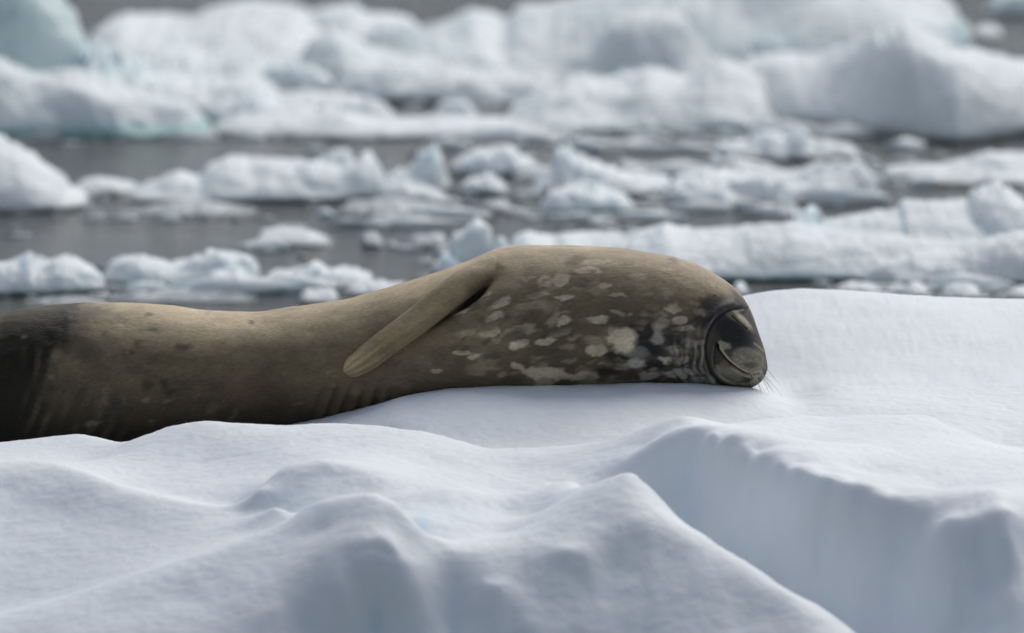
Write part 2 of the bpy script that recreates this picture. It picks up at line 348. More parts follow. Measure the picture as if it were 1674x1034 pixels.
# ------------------------------------------------------------------ floating ice
WL = []
def mound(outline, base, depth=1.2, steep=.5, front=None, rough=1., seed=0, foot=.0, crest=.4, blue=0., wetline=.03, nu=None, nv=30, thick=.35, jag=None):
    """one mass of ice: silhouette from left to right, waterline row, real depth in metres"""
    o = np.array(outline, float)
    wpx = o[-1, 0]-o[0, 0]
    nu = nu or int(np.clip(wpx/2.2, 20, 300))
    d0 = Wd(base)
    WL.append((o[0, 0], o[-1, 0], base))
    u = np.linspace(0, 1, nu); px = o[0, 0]+wpx*u
    top = sinterp(outline, px)
    if jag is None: jag = float(np.clip(.5-(wpx-150)/700, .06, .5))
    sx = d0/F
    W = wpx*sx
    xw = (px-837)*sx
    # plan outline: rounded ends, uneven front
    endr = np.clip(np.minimum(u, 1-u)*W/(.35*min(depth, W)), 0, 1)
    rnd = np.sqrt(np.clip(1-(1-endr)**2, 0, 1))*.97+.03
    yf = d0*CP + (1-rnd)*depth*.3 + .10*min(depth, W)*fbm(np.stack([px*sx*2.2/max(depth, .3), 0*px+seed, 0*px], -1), 3, seed)
    if front: yf = yf + interp(front, px)
    dep = depth*(.25+.75*rnd)*(1+.18*fbm(np.stack([px*sx*2, 0*px+7, 0*px+seed], -1), 2, seed+3))
    yc = yf + dep*crest
    # crest height so the silhouette passes through the given row at the crest's own distance
    x_, yy, zz = ray(px, top)
    zc = ZC + zz/yy*yc
    zc = np.maximum(zc, .004)
    v = np.linspace(0, 1, nv)
    s = steep
    pv = [0, .08, .16, .30, .50, .60, .72, .88, 1]
    py_ = [.10, .06, 0, .22*(1-s)+.05*s, .72*(1-s)+.35*s, 1, 1, 1, 1]           # fraction of the way to the crest
    pz = [-1, 0, .06+.10*s, .34*(1-s)+.55*s, .84*(1-s)+.92*s, 1, .86, .35, -.5]
    yfr = sinterp(list(zip(pv, py_)), np.minimum(v, .6)); zfr = sinterp(list(zip(pv, pz)), v)
    bk = np.clip((v-.6)/.4, 0, 1)
    Y = yf[:, None] + dep[:, None]*(crest*yfr[None, :] + (1-crest)*bk[None, :])
    Z = np.where(zfr[None, :] >= 0, zc[:, None]*zfr[None, :], thick*zfr[None, :])
    X = np.repeat(xw[:, None], nv, 1) * (Y/(d0*CP))**.5
    V = np.stack([X, Y, Z], -1).reshape(-1, 3)
    h = max(.03, float(zc.max()))
    jn_ = fbm(V*np.array([1, .8, 1.3])/.075 + seed*5.3, 3, seed+40)
    zf = np.tile(zfr, nu)
    V[:, 2] *= 1 - jag*sm(.25, .95, zf)*(np.abs(jn_)*1.5-.25)
    # weathering: lumps and scoops, sized to the block
    q = V + 31.7*seed
    damp = sm(-.02, .06, V[:, 2])
    amp = rough*min(h*.17, .16)
    k1 = 1.1/max(h, .12)
    lum = np.abs(fbm(q*k1*1.0, 3, seed+11))
    n1 = fbm(q*k1*1.1, 4, seed+1); n2 = fbm(q*k1*1.1+9, 3, seed+2); n3 = fbm(q*k1*2.8, 3, seed+5)
    crestw = 1-.75*np.exp(-((np.tile(v, nu)-.6)/.09)**2)     # keep the traced skyline
    n4 = fbm(q*np.array([1, 1, 1.8])*k1*6, 3, seed+6)
    V[:, 2] += damp*(amp*(1.1*n1-.3*lum)*crestw + .35*amp*n3 + .22*amp*n4)
    V[:, 1] += damp*amp*1.6*n2 + damp*.6*amp*n3 + damp*.35*amp*n4
    V[:, 0] += damp*amp*.7*np.roll(n3, 7)
    bl = np.clip(blue*(.45+.9*n1) + blue*.5*lum, 0, 1)
    if foot: bl = np.maximum(bl, sm(foot*1.15, foot*.55, V[:, 2]+.35*foot*n3))
    wet = sm(wetline, wetline*.2, V[:, 2]+.4*wetline*n3)
    return V, grid_faces(nu, nv), bl, wet
def ice(name, mounds, label, cat='ice', group='drifting ice behind the seal', mat=None):
    Vs, Qs, Bs, Ws, o = [], [], [], [], 0
    for m in mounds:
        V, Q, b_, w_ = mound(**m); Vs.append(V); Qs.append(Q+o); Bs.append(b_); Ws.append(w_); o += len(V)
    ob = mesh(name, np.concatenate(Vs), np.concatenate(Qs), mat or M_BERG, attrs={'blue': np.concatenate(Bs), 'wet': np.concatenate(Ws)})
    tag(ob, label, cat, group); return ob
D = dict

# --- far row
ice('iceberg', [
    D(outline=[(-420, 60), (-300, -60), (-120, -110), (20, -90), (70, -40), (105, 5), (128, 60), (140, 130), (150, 200)], base=205, depth=2.6, steep=.8, seed=1, blue=.6, rough=.7),
    D(outline=[(-380, 150), (-200, 100), (-60, 88), (0, 95), (60, 118), (120, 112), (180, 128), (240, 155), (290, 165), (335, 200), (350, 222)], base=226, depth=1.6, steep=.35, seed=2, blue=.12, foot=.085, rough=.8, wetline=.012),
    D(outline=[(100, 118), (120, 70), (150, 62), (180, 85), (230, 110), (260, 150), (265, 190)], base=200, depth=1.8, steep=.4, seed=3, blue=.05)],
    'big teal-blue iceberg with a dark turquoise foot at the left edge of the picture', 'iceberg')
ice('ice_floe', [
    D(outline=[(120, 95), (150, 45), (200, 22), (280, 28), (350, 20), (420, 18), (480, 24), (530, 60), (560, 100)], base=112, depth=3.2, steep=.2, seed=4, crest=.6, blue=.1),
    D(outline=[(170, 140), (210, 95), (280, 75), (340, 88), (400, 80), (440, 110), (470, 140)], base=150, depth=2.2, steep=.3, seed=5, blue=.12),
    D(outline=[(120, 175), (170, 128), (240, 120), (320, 128), (400, 122), (440, 135), (470, 165)], base=182, depth=1.6, steep=.35, seed=105, blue=.1)],
    'broad flat greyish floe just right of the teal iceberg, far back', 'ice floe')
ice('ice_floe', [D(outline=[(415, 150), (425, 120), (450, 108), (490, 104), (530, 118), (560, 152)], base=160, depth=.8, steep=.9, seed=6, rough=.8)],
    'small shadowed grey ice block standing before the long central floe', 'ice')
ice('ice_floe', [
    D(outline=[(480, 100), (510, 62), (545, 50), (580, 66), (610, 88), (700, 92), (790, 70), (830, 90), (900, 100), (905, 140)], base=145, depth=2.4, steep=.35, seed=7, blue=.22),
    D(outline=[(555, 140), (590, 112), (660, 105), (760, 112), (840, 118), (880, 112), (905, 120), (915, 150)], base=166, depth=1.3, steep=.5, seed=8, blue=.05)],
    'long pale floe in the middle distance with dark water under its front edge', 'ice floe')
ice('ice_floe', [D(outline=[(500, 22), (540, 12), (575, 6), (600, 25), (650, 28), (675, 40), (690, 60)], base=66, depth=2.2, steep=.5, seed=9)],
    'rounded far floe touching the dark water at the top centre', 'ice floe')
ice('ice_floe', [D(outline=[(330, 16), (400, 2), (470, 6), (500, 14), (520, 30)], base=34, depth=1.2, steep=.4, seed=10)],
    'low thin floe at the top edge, left of centre', 'ice floe')
ice('ice_floe', [D(outline=[(330, 188), (380, 160), (440, 152), (520, 150), (590, 158), (640, 180)], base=190, depth=1.2, steep=.3, seed=106, blue=.05)],
    'low pale floe wedged under the shadowed grey block, behind the narrow floe', 'ice floe')
ice('ice_floe', [D(outline=[(590, 70), (620, 42), (660, 38), (700, 52), (740, 80)], base=90, depth=1.2, steep=.4, seed=107)],
    'small rounded floe between the far top-centre floe and the huge iceberg', 'ice floe')
ice('ice_floe', [
    D(outline=[(325, 222), (360, 200), (400, 188), (480, 190), (560, 182), (600, 192), (680, 195), (720, 190), (800, 196), (880, 200), (960, 215)], base=222, depth=1.4, steep=.45, seed=11, blue=.05),
    D(outline=[(345, 200), (380, 165), (420, 150), (450, 162), (500, 178), (560, 200)], base=205, depth=1.0, steep=.4, seed=12)],
    'low narrow floe stretching from the turquoise foot to the big white iceberg', 'ice floe')
ice('ice_chunk', [D(outline=[(706, 188), (722, 168), (745, 163), (768, 170), (785, 192)], base=196, depth=.5, steep=.6, seed=13)],
    'small round lump in the dark gap under the long pale floe', 'ice')
ice('ice_chunk', [D(outline=[(548, 182), (575, 165), (600, 160), (628, 172), (650, 190)], base=194, depth=.6, steep=.5, seed=14)],
    'grey lump of ice left of the small round one in the dark gap', 'ice')
ice('iceberg', [
    D(outline=[(560, 130), (640, 95), (680, 62), (740, 40), (770, 25), (820, 32), (860, 8), (900, 6), (960, -10), (1040, -40), (1150, -70), (1300, -80), (1420, -60), (1520, -25), (1560, 5), (1590, 50), (1592, 90)], base=140, depth=4.0, steep=.35, seed=15, blue=.25, crest=.5, rough=.7),
    D(outline=[(955, 120), (975, 60), (1010, 25), (1060, 12), (1110, 18), (1135, 60), (1160, 90), (1200, 110), (1215, 135)], base=150, depth=1.6, steep=.4, seed=16, jag=.08, blue=.08, rough=.7),
    D(outline=[(1180, 110), (1215, 60), (1260, 45), (1310, 40), (1350, 60), (1400, 75), (1440, 110)], base=140, depth=1.6, steep=.6, seed=17, blue=.35),
    D(outline=[(1460, 110), (1490, 55), (1530, 45), (1570, 28), (1585, 50), (1592, 90), (1594, 110)], base=130, depth=1.5, steep=.7, seed=18, blue=.3),
    D(outline=[(825, 190), (860, 160), (900, 140), (950, 120), (1010, 125), (1060, 110), (1120, 120), (1180, 95), (1240, 120), (1280, 180), (1300, 200)], base=216, depth=2.0, steep=.25, seed=19, blue=.1, foot=.03, crest=.6, rough=.8),
    D(outline=[(980, 150), (1000, 128), (1022, 112), (1040, 130), (1060, 150)], base=178, depth=.6, steep=.6, seed=20)],
    'huge pale blue-white iceberg filling the top of the picture right of centre', 'iceberg')
ice('iceberg', [
    D(outline=[(1150, 205), (1180, 165), (1205, 120), (1235, 93), (1280, 86), (1330, 90), (1380, 72), (1430, 52), (1478, 38), (1515, 55), (1560, 75), (1620, 85), (1674, 95), (1760, 110), (1900, 150), (1950, 205)], base=219, depth=2.2, steep=.48, seed=21, foot=.012, crest=.42, rough=.4, wetline=.03,
      front=[(1150, .8), (1250, .75), (1400, .25), (1500, -.4), (1560, -.6), (1674, 0), (1950, .9)])],
    'tent-shaped iceberg with a grey shaded front and bright right slope, upper right', 'iceberg')
ice('ice_floe', [D(outline=[(1585, 55), (1600, 42), (1625, 42), (1640, 58)], base=60, depth=.7, steep=.5, seed=22)],
    'tiny floe on grey water beside the right end of the huge iceberg', 'ice')
ice('ice_floe', [D(outline=[(1608, 20), (1630, -10), (1680, -20), (1760, -10), (1800, 20)], base=24, depth=1.4, steep=.8, seed=23, blue=.3)],
    'bluish floe cut off by the top right corner', 'ice floe')

# --- middle row
ice('iceberg', [
    D(outline=[(-260, 300), (-160, 200), (-70, 205), (0, 226), (30, 242), (60, 268), (85, 285), (105, 308), (130, 315), (146, 340)], base=347, depth=1.5, steep=.55, seed=30, rough=.7, wetline=.02)],
    'white rounded iceberg cut off by the left edge, below the teal one', 'iceberg')
ice('ice_floe', [D(outline=[(118, 306), (140, 293), (175, 290), (210, 298), (235, 310)], base=316, depth=.6, steep=.5, seed=31)],
    'thin low floe touching the right tip of the white rounded iceberg', 'ice floe')
ice('ice_floe', [
    D(outline=[(200, 318), (250, 295), (290, 282), (320, 290), (345, 266), (375, 256), (420, 260), (500, 263), (545, 270), (575, 262), (600, 246), (618, 268), (630, 310)], base=331, depth=1.2, steep=.4, seed=32, blue=.12, rough=.8),
    D(outline=[(505, 270), (530, 250), (565, 245), (580, 262), (590, 275)], base=300, depth=.6, steep=.5, seed=33)],
    'long white floe with a smooth rounded back and a small peak at its right end', 'ice floe')
ice('ice_chunk', [
    D(outline=[(610, 320), (625, 292), (650, 275), (675, 272), (690, 245), (712, 236), (722, 262), (734, 300)], base=314, depth=.7, steep=.6, seed=34),
    D(outline=[(612, 322), (622, 302), (660, 296), (700, 305), (735, 322)], base=329, depth=.5, steep=.6, seed=35)],
    'ragged ice lump with a thin horn right of the long white floe', 'ice')
ice('ice_chunk', [D(outline=[(733, 275), (755, 256), (790, 243), (835, 239), (850, 252), (872, 268), (888, 280)], base=286, depth=.8, steep=.6, seed=36, foot=.015)],
    'wedge-shaped white block rising to the right, middle of the water', 'ice')
ice('ice_chunk', [D(outline=[(752, 302), (765, 290), (795, 285), (815, 294), (832, 312)], base=318, depth=.5, steep=.6, seed=37)],
    'small flat-topped piece just below the wedge-shaped block', 'ice')
ice('ice_chunk', [D(outline=[(788, 338), (798, 326), (820, 325), (838, 338)], base=346, depth=.35, steep=.5, seed=38)],
    'little grey lump alone on dark water below the wedge-shaped block', 'ice', mat=M_WET)
ice('ice_chunk', [
    D(outline=[(862, 320), (885, 285), (905, 270), (912, 242), (928, 236), (945, 252), (985, 268), (1030, 285), (1090, 292), (1100, 305)], base=318, depth=.9, steep=.5, seed=39, rough=1.2),
    D(outline=[(880, 340), (905, 312), (950, 302), (1000, 308), (1030, 325), (1040, 345)], base=350, depth=.6, steep=.5, seed=40, rough=1.2, foot=.03)],
    'rugged pile of ice with a round knob on its left summit, centre', 'ice')
ice('ice_chunk', [D(outline=[(1000, 272), (1020, 262), (1040, 266), (1065, 270), (1120, 262), (1150, 276)], base=280, depth=.6, steep=.4, seed=41)],
    'low greyish strip of broken ice behind the knobbed pile', 'ice', mat=M_WET)
ice('ice_chunk', [
    D(outline=[(1162, 252), (1172, 232), (1215, 228), (1240, 218), (1262, 216), (1280, 225), (1312, 202), (1326, 226), (1380, 234), (1410, 252)], base=258, depth=.8, steep=.5, seed=42, rough=1.1),
    D(outline=[(1160, 268), (1166, 252), (1178, 258), (1186, 268)], base=270, depth=.25, steep=.5, seed=43)],
    'jagged floe with a sharp peak in front of the tent-shaped iceberg', 'ice')
ice('ice_chunk', [D(outline=[(1194, 272), (1199, 256), (1204, 259), (1212, 272)], base=275, depth=.25, steep=.5, seed=44, rough=.5)],
    'tiny upright splinter of ice below the jagged peaked floe', 'ice')
ice('ice_floe', [
    D(outline=[(1085, 308), (1110, 288), (1150, 276), (1220, 282), (1260, 276), (1300, 282), (1350, 262), (1400, 262), (1425, 278), (1444, 320)], base=325, depth=1.0, steep=.45, seed=45, rough=1.2),
    D(outline=[(1085, 322), (1105, 300), (1160, 292), (1220, 288), (1270, 284), (1310, 300), (1360, 318), (1380, 330)], base=334, depth=.6, steep=.5, seed=46, rough=1.2)],
    'long grey-white pile of ridged ice below the jagged peaked floe', 'ice floe')
ice('ice_chunk', [D(outline=[(1130, 330), (1150, 315), (1178, 304), (1205, 318), (1245, 330)], base=338, depth=.4, steep=.5, seed=47)],
    'small pyramid of ice in front of the ridged pile', 'ice')
ice('ice_chunk', [D(outline=[(1262, 342), (1272, 322), (1285, 318), (1298, 330), (1304, 345)], base=350, depth=.3, steep=.6, seed=48)],
    'little faceted lump right of the small pyramid', 'ice')
ice('ice_floe', [
    D(outline=[(1440, 285), (1460, 270), (1500, 270), (1540, 272), (1580, 258), (1625, 246), (1660, 250), (1720, 252), (1780, 285)], base=294, depth=1.0, steep=.4, seed=49),
    D(outline=[(1480, 292), (1530, 278), (1600, 276), (1680, 282), (1760, 296)], base=302, depth=.6, steep=.4, seed=50)],
    'low floe with a bumpy top at the right edge, middle distance', 'ice floe')
ice('ice_floe', [D(outline=[(548, 345), (575, 330), (640, 326), (690, 332), (730, 338), (738, 348)], base=352, depth=.7, steep=.3, seed=51)],
    'flat wet grey slab below the horned lump', 'ice', mat=M_WET)
ice('ice_floe', [D(outline=[(215, 345), (270, 334), (330, 330), (380, 338), (420, 348)], base=352, depth=.7, steep=.3, seed=52)],
    'flat wet slab in dark water below the long white floe', 'ice', mat=M_WET)

# --- near row
ice('ice_floe', [
    D(outline=[(-200, 460), (-120, 415), (-40, 428), (20, 424), (45, 412), (58, 430), (105, 418), (140, 430), (160, 448), (170, 462)], base=484, depth=.8, steep=.6, seed=60, blue=.12, foot=.02, rough=.8)],
    'lumpy white floe at the left edge just beyond the seal', 'ice floe')
ice('ice_floe', [
    D(outline=[(165, 452), (180, 428), (220, 414), (250, 424), (275, 430), (310, 422), (345, 410), (385, 414), (410, 422), (422, 448), (424, 462)], base=470, depth=.8, steep=.6, seed=61, blue=.12, foot=.03, rough=.8),
    D(outline=[(330, 462), (345, 446), (375, 438), (400, 446), (425, 470)], base=476, depth=.4, steep=.5, seed=62)],
    'white floe with three humps in a row beyond the seal, left', 'ice floe')
ice('ice_floe', [
    D(outline=[(425, 460), (450, 442), (490, 440), (520, 426), (530, 438), (570, 440), (605, 446), (610, 456)], base=474, depth=.7, steep=.5, seed=63, blue=.05, foot=.02)],
    'low flat floe with a tiny pointed tip right of the three humps', 'ice floe')
ice('ice_floe', [D(outline=[(418, 392), (432, 377), (470, 372), (510, 378), (530, 388), (545, 396)], base=402, depth=.6, steep=.35, seed=64)],
    'pale oval floe alone on grey water above the low flat floe', 'ice', mat=M_BERG)
ice('ice_chunk', [D(outline=[(588, 398), (596, 382), (612, 380), (630, 400)], base=404, depth=.35, steep=.4, seed=65)],
    'small smooth wet lump between the oval floe and upright block', 'ice', mat=M_WET)
ice('ice_chunk', [D(outline=[(662, 396), (680, 384), (715, 382), (738, 398)], base=404, depth=.4, steep=.4, seed=66)],
    'flat wet piece a little left of the tall upright block', 'ice', mat=M_WET)
ice('ice_chunk', [D(outline=[(40, 494), (70, 487), (120, 486), (170, 494)], base=500, depth=.4, steep=.3, seed=67)],
    'thin slab at water level behind the seal\'s hind end', 'ice', mat=M_WET)
ice('ice_chunk', [D(outline=[(180, 486), (230, 478), (300, 478), (380, 480), (418, 488)], base=494, depth=.5, steep=.3, seed=68)],
    'long thin wet slab below the three-humped floe', 'ice', mat=M_WET)
ice('ice_chunk', [D(outline=[(485, 488), (500, 474), (540, 473), (556, 488)], base=496, depth=.35, steep=.4, seed=69)],
    'small pale slab over the seal\'s waist, at the water', 'ice')
ice('ice_chunk', [D(outline=[(560, 478), (580, 462), (620, 458), (660, 462)], base=484, depth=.4, steep=.4, seed=70)],
    'brash piece partly hidden by the seal\'s back behind the flipper', 'ice')
ice('ice_chunk', [
    D(outline=[(728, 438), (733, 400), (742, 380), (762, 372), (780, 355), (796, 362), (804, 385), (806, 438)], base=446, depth=.45, steep=.9, seed=71, jag=.1, blue=.04, rough=.45),
    D(outline=[(704, 442), (716, 425), (728, 412), (745, 425), (770, 440)], base=452, depth=.3, steep=.5, seed=72)],
    'tall upright white block sticking up behind the seal\'s shoulder', 'ice')
ice('ice_chunk', [D(outline=[(795, 430), (806, 398), (822, 392), (840, 404), (850, 430)], base=448, depth=.4, steep=.6, seed=73)],
    'small white lump hugging the right side of the tall upright block', 'ice')
ice('ice_floe', [
    D(outline=[(826, 420), (842, 388), (862, 379), (885, 386), (905, 390), (925, 384), (960, 386), (1020, 382), (1065, 374), (1090, 366), (1110, 372), (1180, 374), (1240, 368), (1290, 364), (1360, 376), (1500, 384), (1700, 390), (1900, 440)], base=462, depth=1.5, steep=.38, seed=74, blue=.12, rough=.6, foot=.03),
    D(outline=[(1285, 440), (1296, 365), (1310, 345), (1325, 342), (1343, 350), (1348, 380), (1360, 440)], base=438, depth=.7, steep=.6, seed=75, blue=.06, rough=.6),
    D(outline=[(1335, 420), (1350, 362), (1390, 355), (1440, 346), (1475, 340), (1482, 328), (1530, 328), (1590, 330), (1640, 340), (1720, 350), (1800, 420)], base=450, depth=1.8, steep=.3, seed=76, blue=.1, rough=.6),
    D(outline=[(1575, 400), (1586, 335), (1600, 308), (1630, 298), (1660, 312), (1690, 340), (1740, 400)], base=440, depth=1.0, steep=.6, seed=77, jag=.1, blue=.03, rough=.5),
    D(outline=[(1400, 455), (1440, 425), (1500, 410), (1560, 405), (1610, 392), (1674, 380), (1760, 390), (1860, 455)], base=466, depth=.9, steep=.6, seed=78, rough=.7, foot=.02)],
    'large white floe with a domed block, stretching behind the seal\'s back to the right edge', 'ice floe')
for k, (x0, x1, t, b_, lab) in enumerate([
    (1196, 1228, 459, 484, 'round snow lump peeking up right behind the seal\'s head'),
    (1350, 1462, 461, 482, 'low rosy-white piece beyond the rim of the floe, longest of the rim pieces'),
    (1472, 1528, 461, 486, 'round lump in the middle of the pieces beyond the rim'),
    (1532, 1622, 464, 489, 'irregular piece beyond the rim, between round lump and right edge'),
    (1630, 1730, 470, 490, 'piece beyond the rim cut off by the right edge')]):
    m_ = (x0+x1)/2; hh = b_-t
    ice('ice_chunk', [D(outline=[(x0, b_-4), (x0+.2*(x1-x0), t+.35*hh), (m_-.1*(x1-x0), t), (m_+.15*(x1-x0), t+.1*hh), (x0+.8*(x1-x0), t+.45*hh), (x1, b_-3)], base=b_, depth=.45, steep=.5, seed=80+k)], lab, 'ice')

# brash: countless crumbs of ice between the floes
rng = np.random.RandomState(4)
Vs, Qs, Bs, Ws, off = [], [], [], [], 0
ico = np.array([[0, 0, 1], [.894, 0, .447], [.276, .851, .447], [-.724, .526, .447], [-.724, -.526, .447], [.276, -.851, .447], [.724, .526, -.447], [-.276, .851, -.447], [-.894, 0, -.447], [-.276, -.851, -.447], [.724, -.526, -.447], [0, 0, -1]])
icf = np.array([[0, 1, 2], [0, 2, 3], [0, 3, 4], [0, 4, 5], [0, 5, 1], [1, 6, 2], [2, 7, 3], [3, 8, 4], [4, 9, 5], [5, 10, 1], [6, 7, 2], [7, 8, 3], [8, 9, 4], [9, 10, 5], [10, 6, 1], [11, 7, 6], [11, 8, 7], [11, 9, 8], [11, 10, 9], [11, 6, 10]])
WLa = np.array(WL); lens = WLa[:, 1]-WLa[:, 0]; cdf = np.cumsum(lens)/lens.sum()
for k_ in range(5200):
    py = rng.uniform(10, 480); px = rng.uniform(-250, 1924)
    near_floe = k_ < 2600
    if near_floe:
        x0, x1, bb = WLa[np.searchsorted(cdf, rng.rand())]
        px = rng.uniform(x0-20, x1+20); py = bb + abs(rng.randn())*6 - 2
        if py > 488: continue
    dens = fbm(np.array([[px/300., py/26., 0]]), 2, 77)[0]
    if dens < rng.uniform(-.1, .45) - (.35 if near_floe else 0): continue
    d = Wd(py); r = rng.uniform(.012, .04)*(1 + 2.2*(rng.rand() < .10))
    c = P(px, py, d)
    v = ico*np.array([r*rng.uniform(1, 2.6), r*rng.uniform(.8, 1.6), r*rng.uniform(.25, .7)])*(1+.35*rng.randn(12, 1)*.6)
    Vs.append(v+c); Qs.append(icf+off); off += 12
Vb = np.concatenate(Vs)
br = mesh('brash_ice', Vb, np.zeros((0, 4)), M_BERG, attrs={'blue': np.zeros(len(Vb)), 'wet': (Vb[:, 2] < .006).astype(float)}, tris=np.concatenate(Qs))
tag(br, 'scattered crumbs of brash ice floating on the grey water between the floes', 'brash ice', kind='stuff')

# ------------------------------------------------------------------ the seal
TOP = [(-760, 640), (-700, 612), (-600, 580), (-450, 553), (-300, 540), (-150, 528), (0, 514), (40, 504), (90, 499), (150, 496), (220, 497), (280, 501), (350, 508), (410, 510), (480, 502), (560, 491), (620, 474), (700, 450), (760, 430), (820, 408), (870, 402), (940, 401), (1010, 405), (1080, 417), (1135, 432), (1180, 455), (1210, 480), (1228, 508), (1241, 545), (1250, 572), (1254, 592), (1255, 600)]
BOT = [(-760, 665), (-700, 690), (-600, 715), (-450, 725), (-300, 735), (0, 738), (150, 742), (250, 740), (350, 728), (450, 716), (540, 704), (600, 690), (660, 672), (750, 655), (850, 650), (950, 642), (1060, 633), (1140, 636), (1200, 638), (1225, 636), (1243, 626), (1252, 612), (1255, 602)]
WID = [(-760, .02), (-700, .06), (-600, .12), (-450, .19), (-300, .24), (0, .29), (300, .29), (500, .27), (650, .29), (850, .33), (1000, .31), (1100, .27), (1160, .235), (1200, .20), (1228, .155), (1244, .10), (1252, .045), (1255, .012)]
DC = [(-760, 22.15), (0, 22.05), (500, 22.0), (900, 22.0), (1150, 21.96), (1255, 21.9)]
NU, NV = 620, 320
t = np.linspace(0, 1, NU)
pxs = np.concatenate([np.linspace(-760, 0, 60, endpoint=False), np.linspace(0, 1100, 330, endpoint=False), 1100+155*np.sin(np.linspace(0, np.pi/2, 230))])
NU = len(pxs)
tp = sinterp(TOP, pxs); bt = sinterp(BOT, pxs); wd = sinterp(WID, pxs); dc = interp(DC, pxs)
Ptop = P(pxs, tp, dc); Pbot = P(pxs, bt, dc)
zc = (Ptop[:, 2]+Pbot[:, 2])/2; hh = (Ptop[:, 2]-Pbot[:, 2])/2
th = np.linspace(0, 2*np.pi, NV, endpoint=False)     # 0 = towards camera, pi/2 = up
# more samples on the near side
th = th - .45*np.sin(th)
c_, s_ = np.cos(th), np.sin(th)
ex = .92
cy = np.sign(c_)*np.abs(c_)**.9; sz = np.sign(s_)*np.abs(s_)**1.0
X = np.repeat(Ptop[:, 0:1], NV, 1)
bulge = 1+.06*np.clip(-s_, 0, 1)
Y = Ptop[:, 1:2] - wd[:, None]*(cy*bulge)[None, :]
Z = zc[:, None] + hh[:, None]*sz[None, :]
V = np.stack([X, Y, Z], -1)
def normals(V):
    du = np.gradient(V, axis=0); dv = np.roll(V, -1, 1)-np.roll(V, 1, 1)
    nn = np.cross(dv, du); nn /= np.linalg.norm(nn, axis=-1, keepdims=True)+1e-12
    return nn
Nn = normals(V)
if (Nn[300, 0, 1]) > 0: Nn = -Nn
# screen-like side coordinates of each body point, used only as the pattern's own chart
Fl = V.reshape(-1, 3)
qx, qy, qd = proj(Fl)
qx = qx.reshape(NU, NV); qy = qy.reshape(NU, NV)
near = sm(-.05, .25, -Nn[..., 1])      # which flank
nearf = near
def wrp(sc, am, s):
    p3 = V*sc
    return am*fbm(p3, 3, s)
wx, wy = qx+wrp(16, 8, 101)+wrp(48, 7, 103), qy+wrp(16, 5, 102)+wrp(48, 5, 104)
def polydist(pts, x, y):
    best = np.full(x.shape, 1e9); side = np.zeros(x.shape)
    for (x0, y0), (x1, y1) in zip(pts[:-1], pts[1:]):
        dx, dy = x1-x0, y1-y0
        tt = np.clip(((x-x0)*dx+(y-y0)*dy)/(dx*dx+dy*dy), 0, 1)
        dd = np.hypot(x-x0-tt*dx, y-y0-tt*dy)
        cr = dx*(y-y0)-dy*(x-x0)
        side = np.where(dd < best, np.sign(cr), side); best = np.minimum(best, dd)
    return best, side
def spline(pts, n=8):
    a = np.array(pts, float); out = []
    for i in range(len(a)-1):
        p0 = a[max(i-1, 0)]; p1, p2 = a[i], a[i+1]; p3 = a[min(i+2, len(a)-1)]
        for k in range(n):
            s = k/n
            out.append(.5*((2*p1)+(-p0+p2)*s+(2*p0-5*p1+4*p2-p3)*s*s+(-p0+3*p1-3*p2+p3)*s**3))
    out.append(a[-1]); return [tuple(q) for q in out]
disp = np.zeros((NU, NV))
face = sm(1095, 1130, qx)*nearf
# neck collar round the face, folds behind it
COLLAR = spline([(1214, 503), (1192, 507), (1172, 520), (1158, 543), (1153, 568), (1156, 592), (1164, 612), (1176, 625), (1195, 633)])
dC, sC = polydist(COLLAR, qx, qy)
disp += nearf*(-.007*np.exp(-(dC/3.2)**2) + .006*np.exp(-((dC-8)/7)**2)*(qx < 1200)*(sC > 0)*1.0 + 0)
inside = (sC < 0)
facemask = sm(0, 10, np.where(sC < 0, dC, -dC))*(qx > 1150)*nearf
disp += -.006*facemask
for offx, amp in ((13, .006), (25, .004), (40, .005), (58, .0025)):
    cv = [(x-offx-4*math.sin(i*.35), y+offx*.12) for i, (x, y) in enumerate(COLLAR[14:])]
    dd, ss = polydist(cv, qx, qy)
    disp += nearf*(-amp*np.exp(-(dd/2.6)**2)+.5*amp*np.exp(-((dd-5)/4)**2))
# muzzle, brow, cheek, chin
def ell(cx, cy, rx, ry, ang=0, x=None, y=None):
    x = qx if x is None else x; y = qy if y is None else y
    ca, sa = math.cos(math.radians(ang)), math.sin(math.radians(ang))
    dx, dy = x-cx, y-cy
    return np.hypot((dx*ca+dy*sa)/rx, (-dx*sa+dy*ca)/ry)
disp += face*(.026*np.exp(-ell(1224, 588, 24, 17, 30)**2) + .007*np.exp(-ell(1205, 524, 30, 14, 40)**2) + .008*np.exp(-ell(1195, 612, 24, 12, 20)**2) - .004*np.exp(-ell(1196, 549, 18, 16, 30)**2))
disp += face*.006*np.exp(-ell(1245, 578, 9, 12, 0)**2)
MOUTH = spline([(1172, 562), (1176, 573), (1189, 590), (1208, 604), (1226, 612), (1240, 610)])
dM, sM = polydist(MOUTH, qx, qy); disp += face*(-.010*np.exp(-(dM/2.0)**2))
disp += face*.0035*np.exp(-((dM-4.5)/2.5)**2)
CHIN = spline([(1229, 613), (1227, 621), (1219, 627), (1206, 630)])
dH, _ = polydist(CHIN, qx, qy); disp += face*(-.005*np.exp(-(dH/1.8)**2))
JAW = spline([(1170, 566), (1167, 585), (1170, 602), (1180, 615), (1196, 624)])
dJ, _ = polydist(JAW, qx, qy); disp += face*(-.003*np.exp(-(dJ/2.6)**2))
SLIT = spline([(1197, 516), (1204, 522), (1213, 529), (1222, 537)])
dS, _ = polydist(SLIT, qx, qy); disp += face*(-.006*np.exp(-(dS/1.3)**2) + .0014*np.exp(-((dS-5)/3.5)**2))
NOS = spline([(1236, 560), (1242, 564), (1247, 572)])
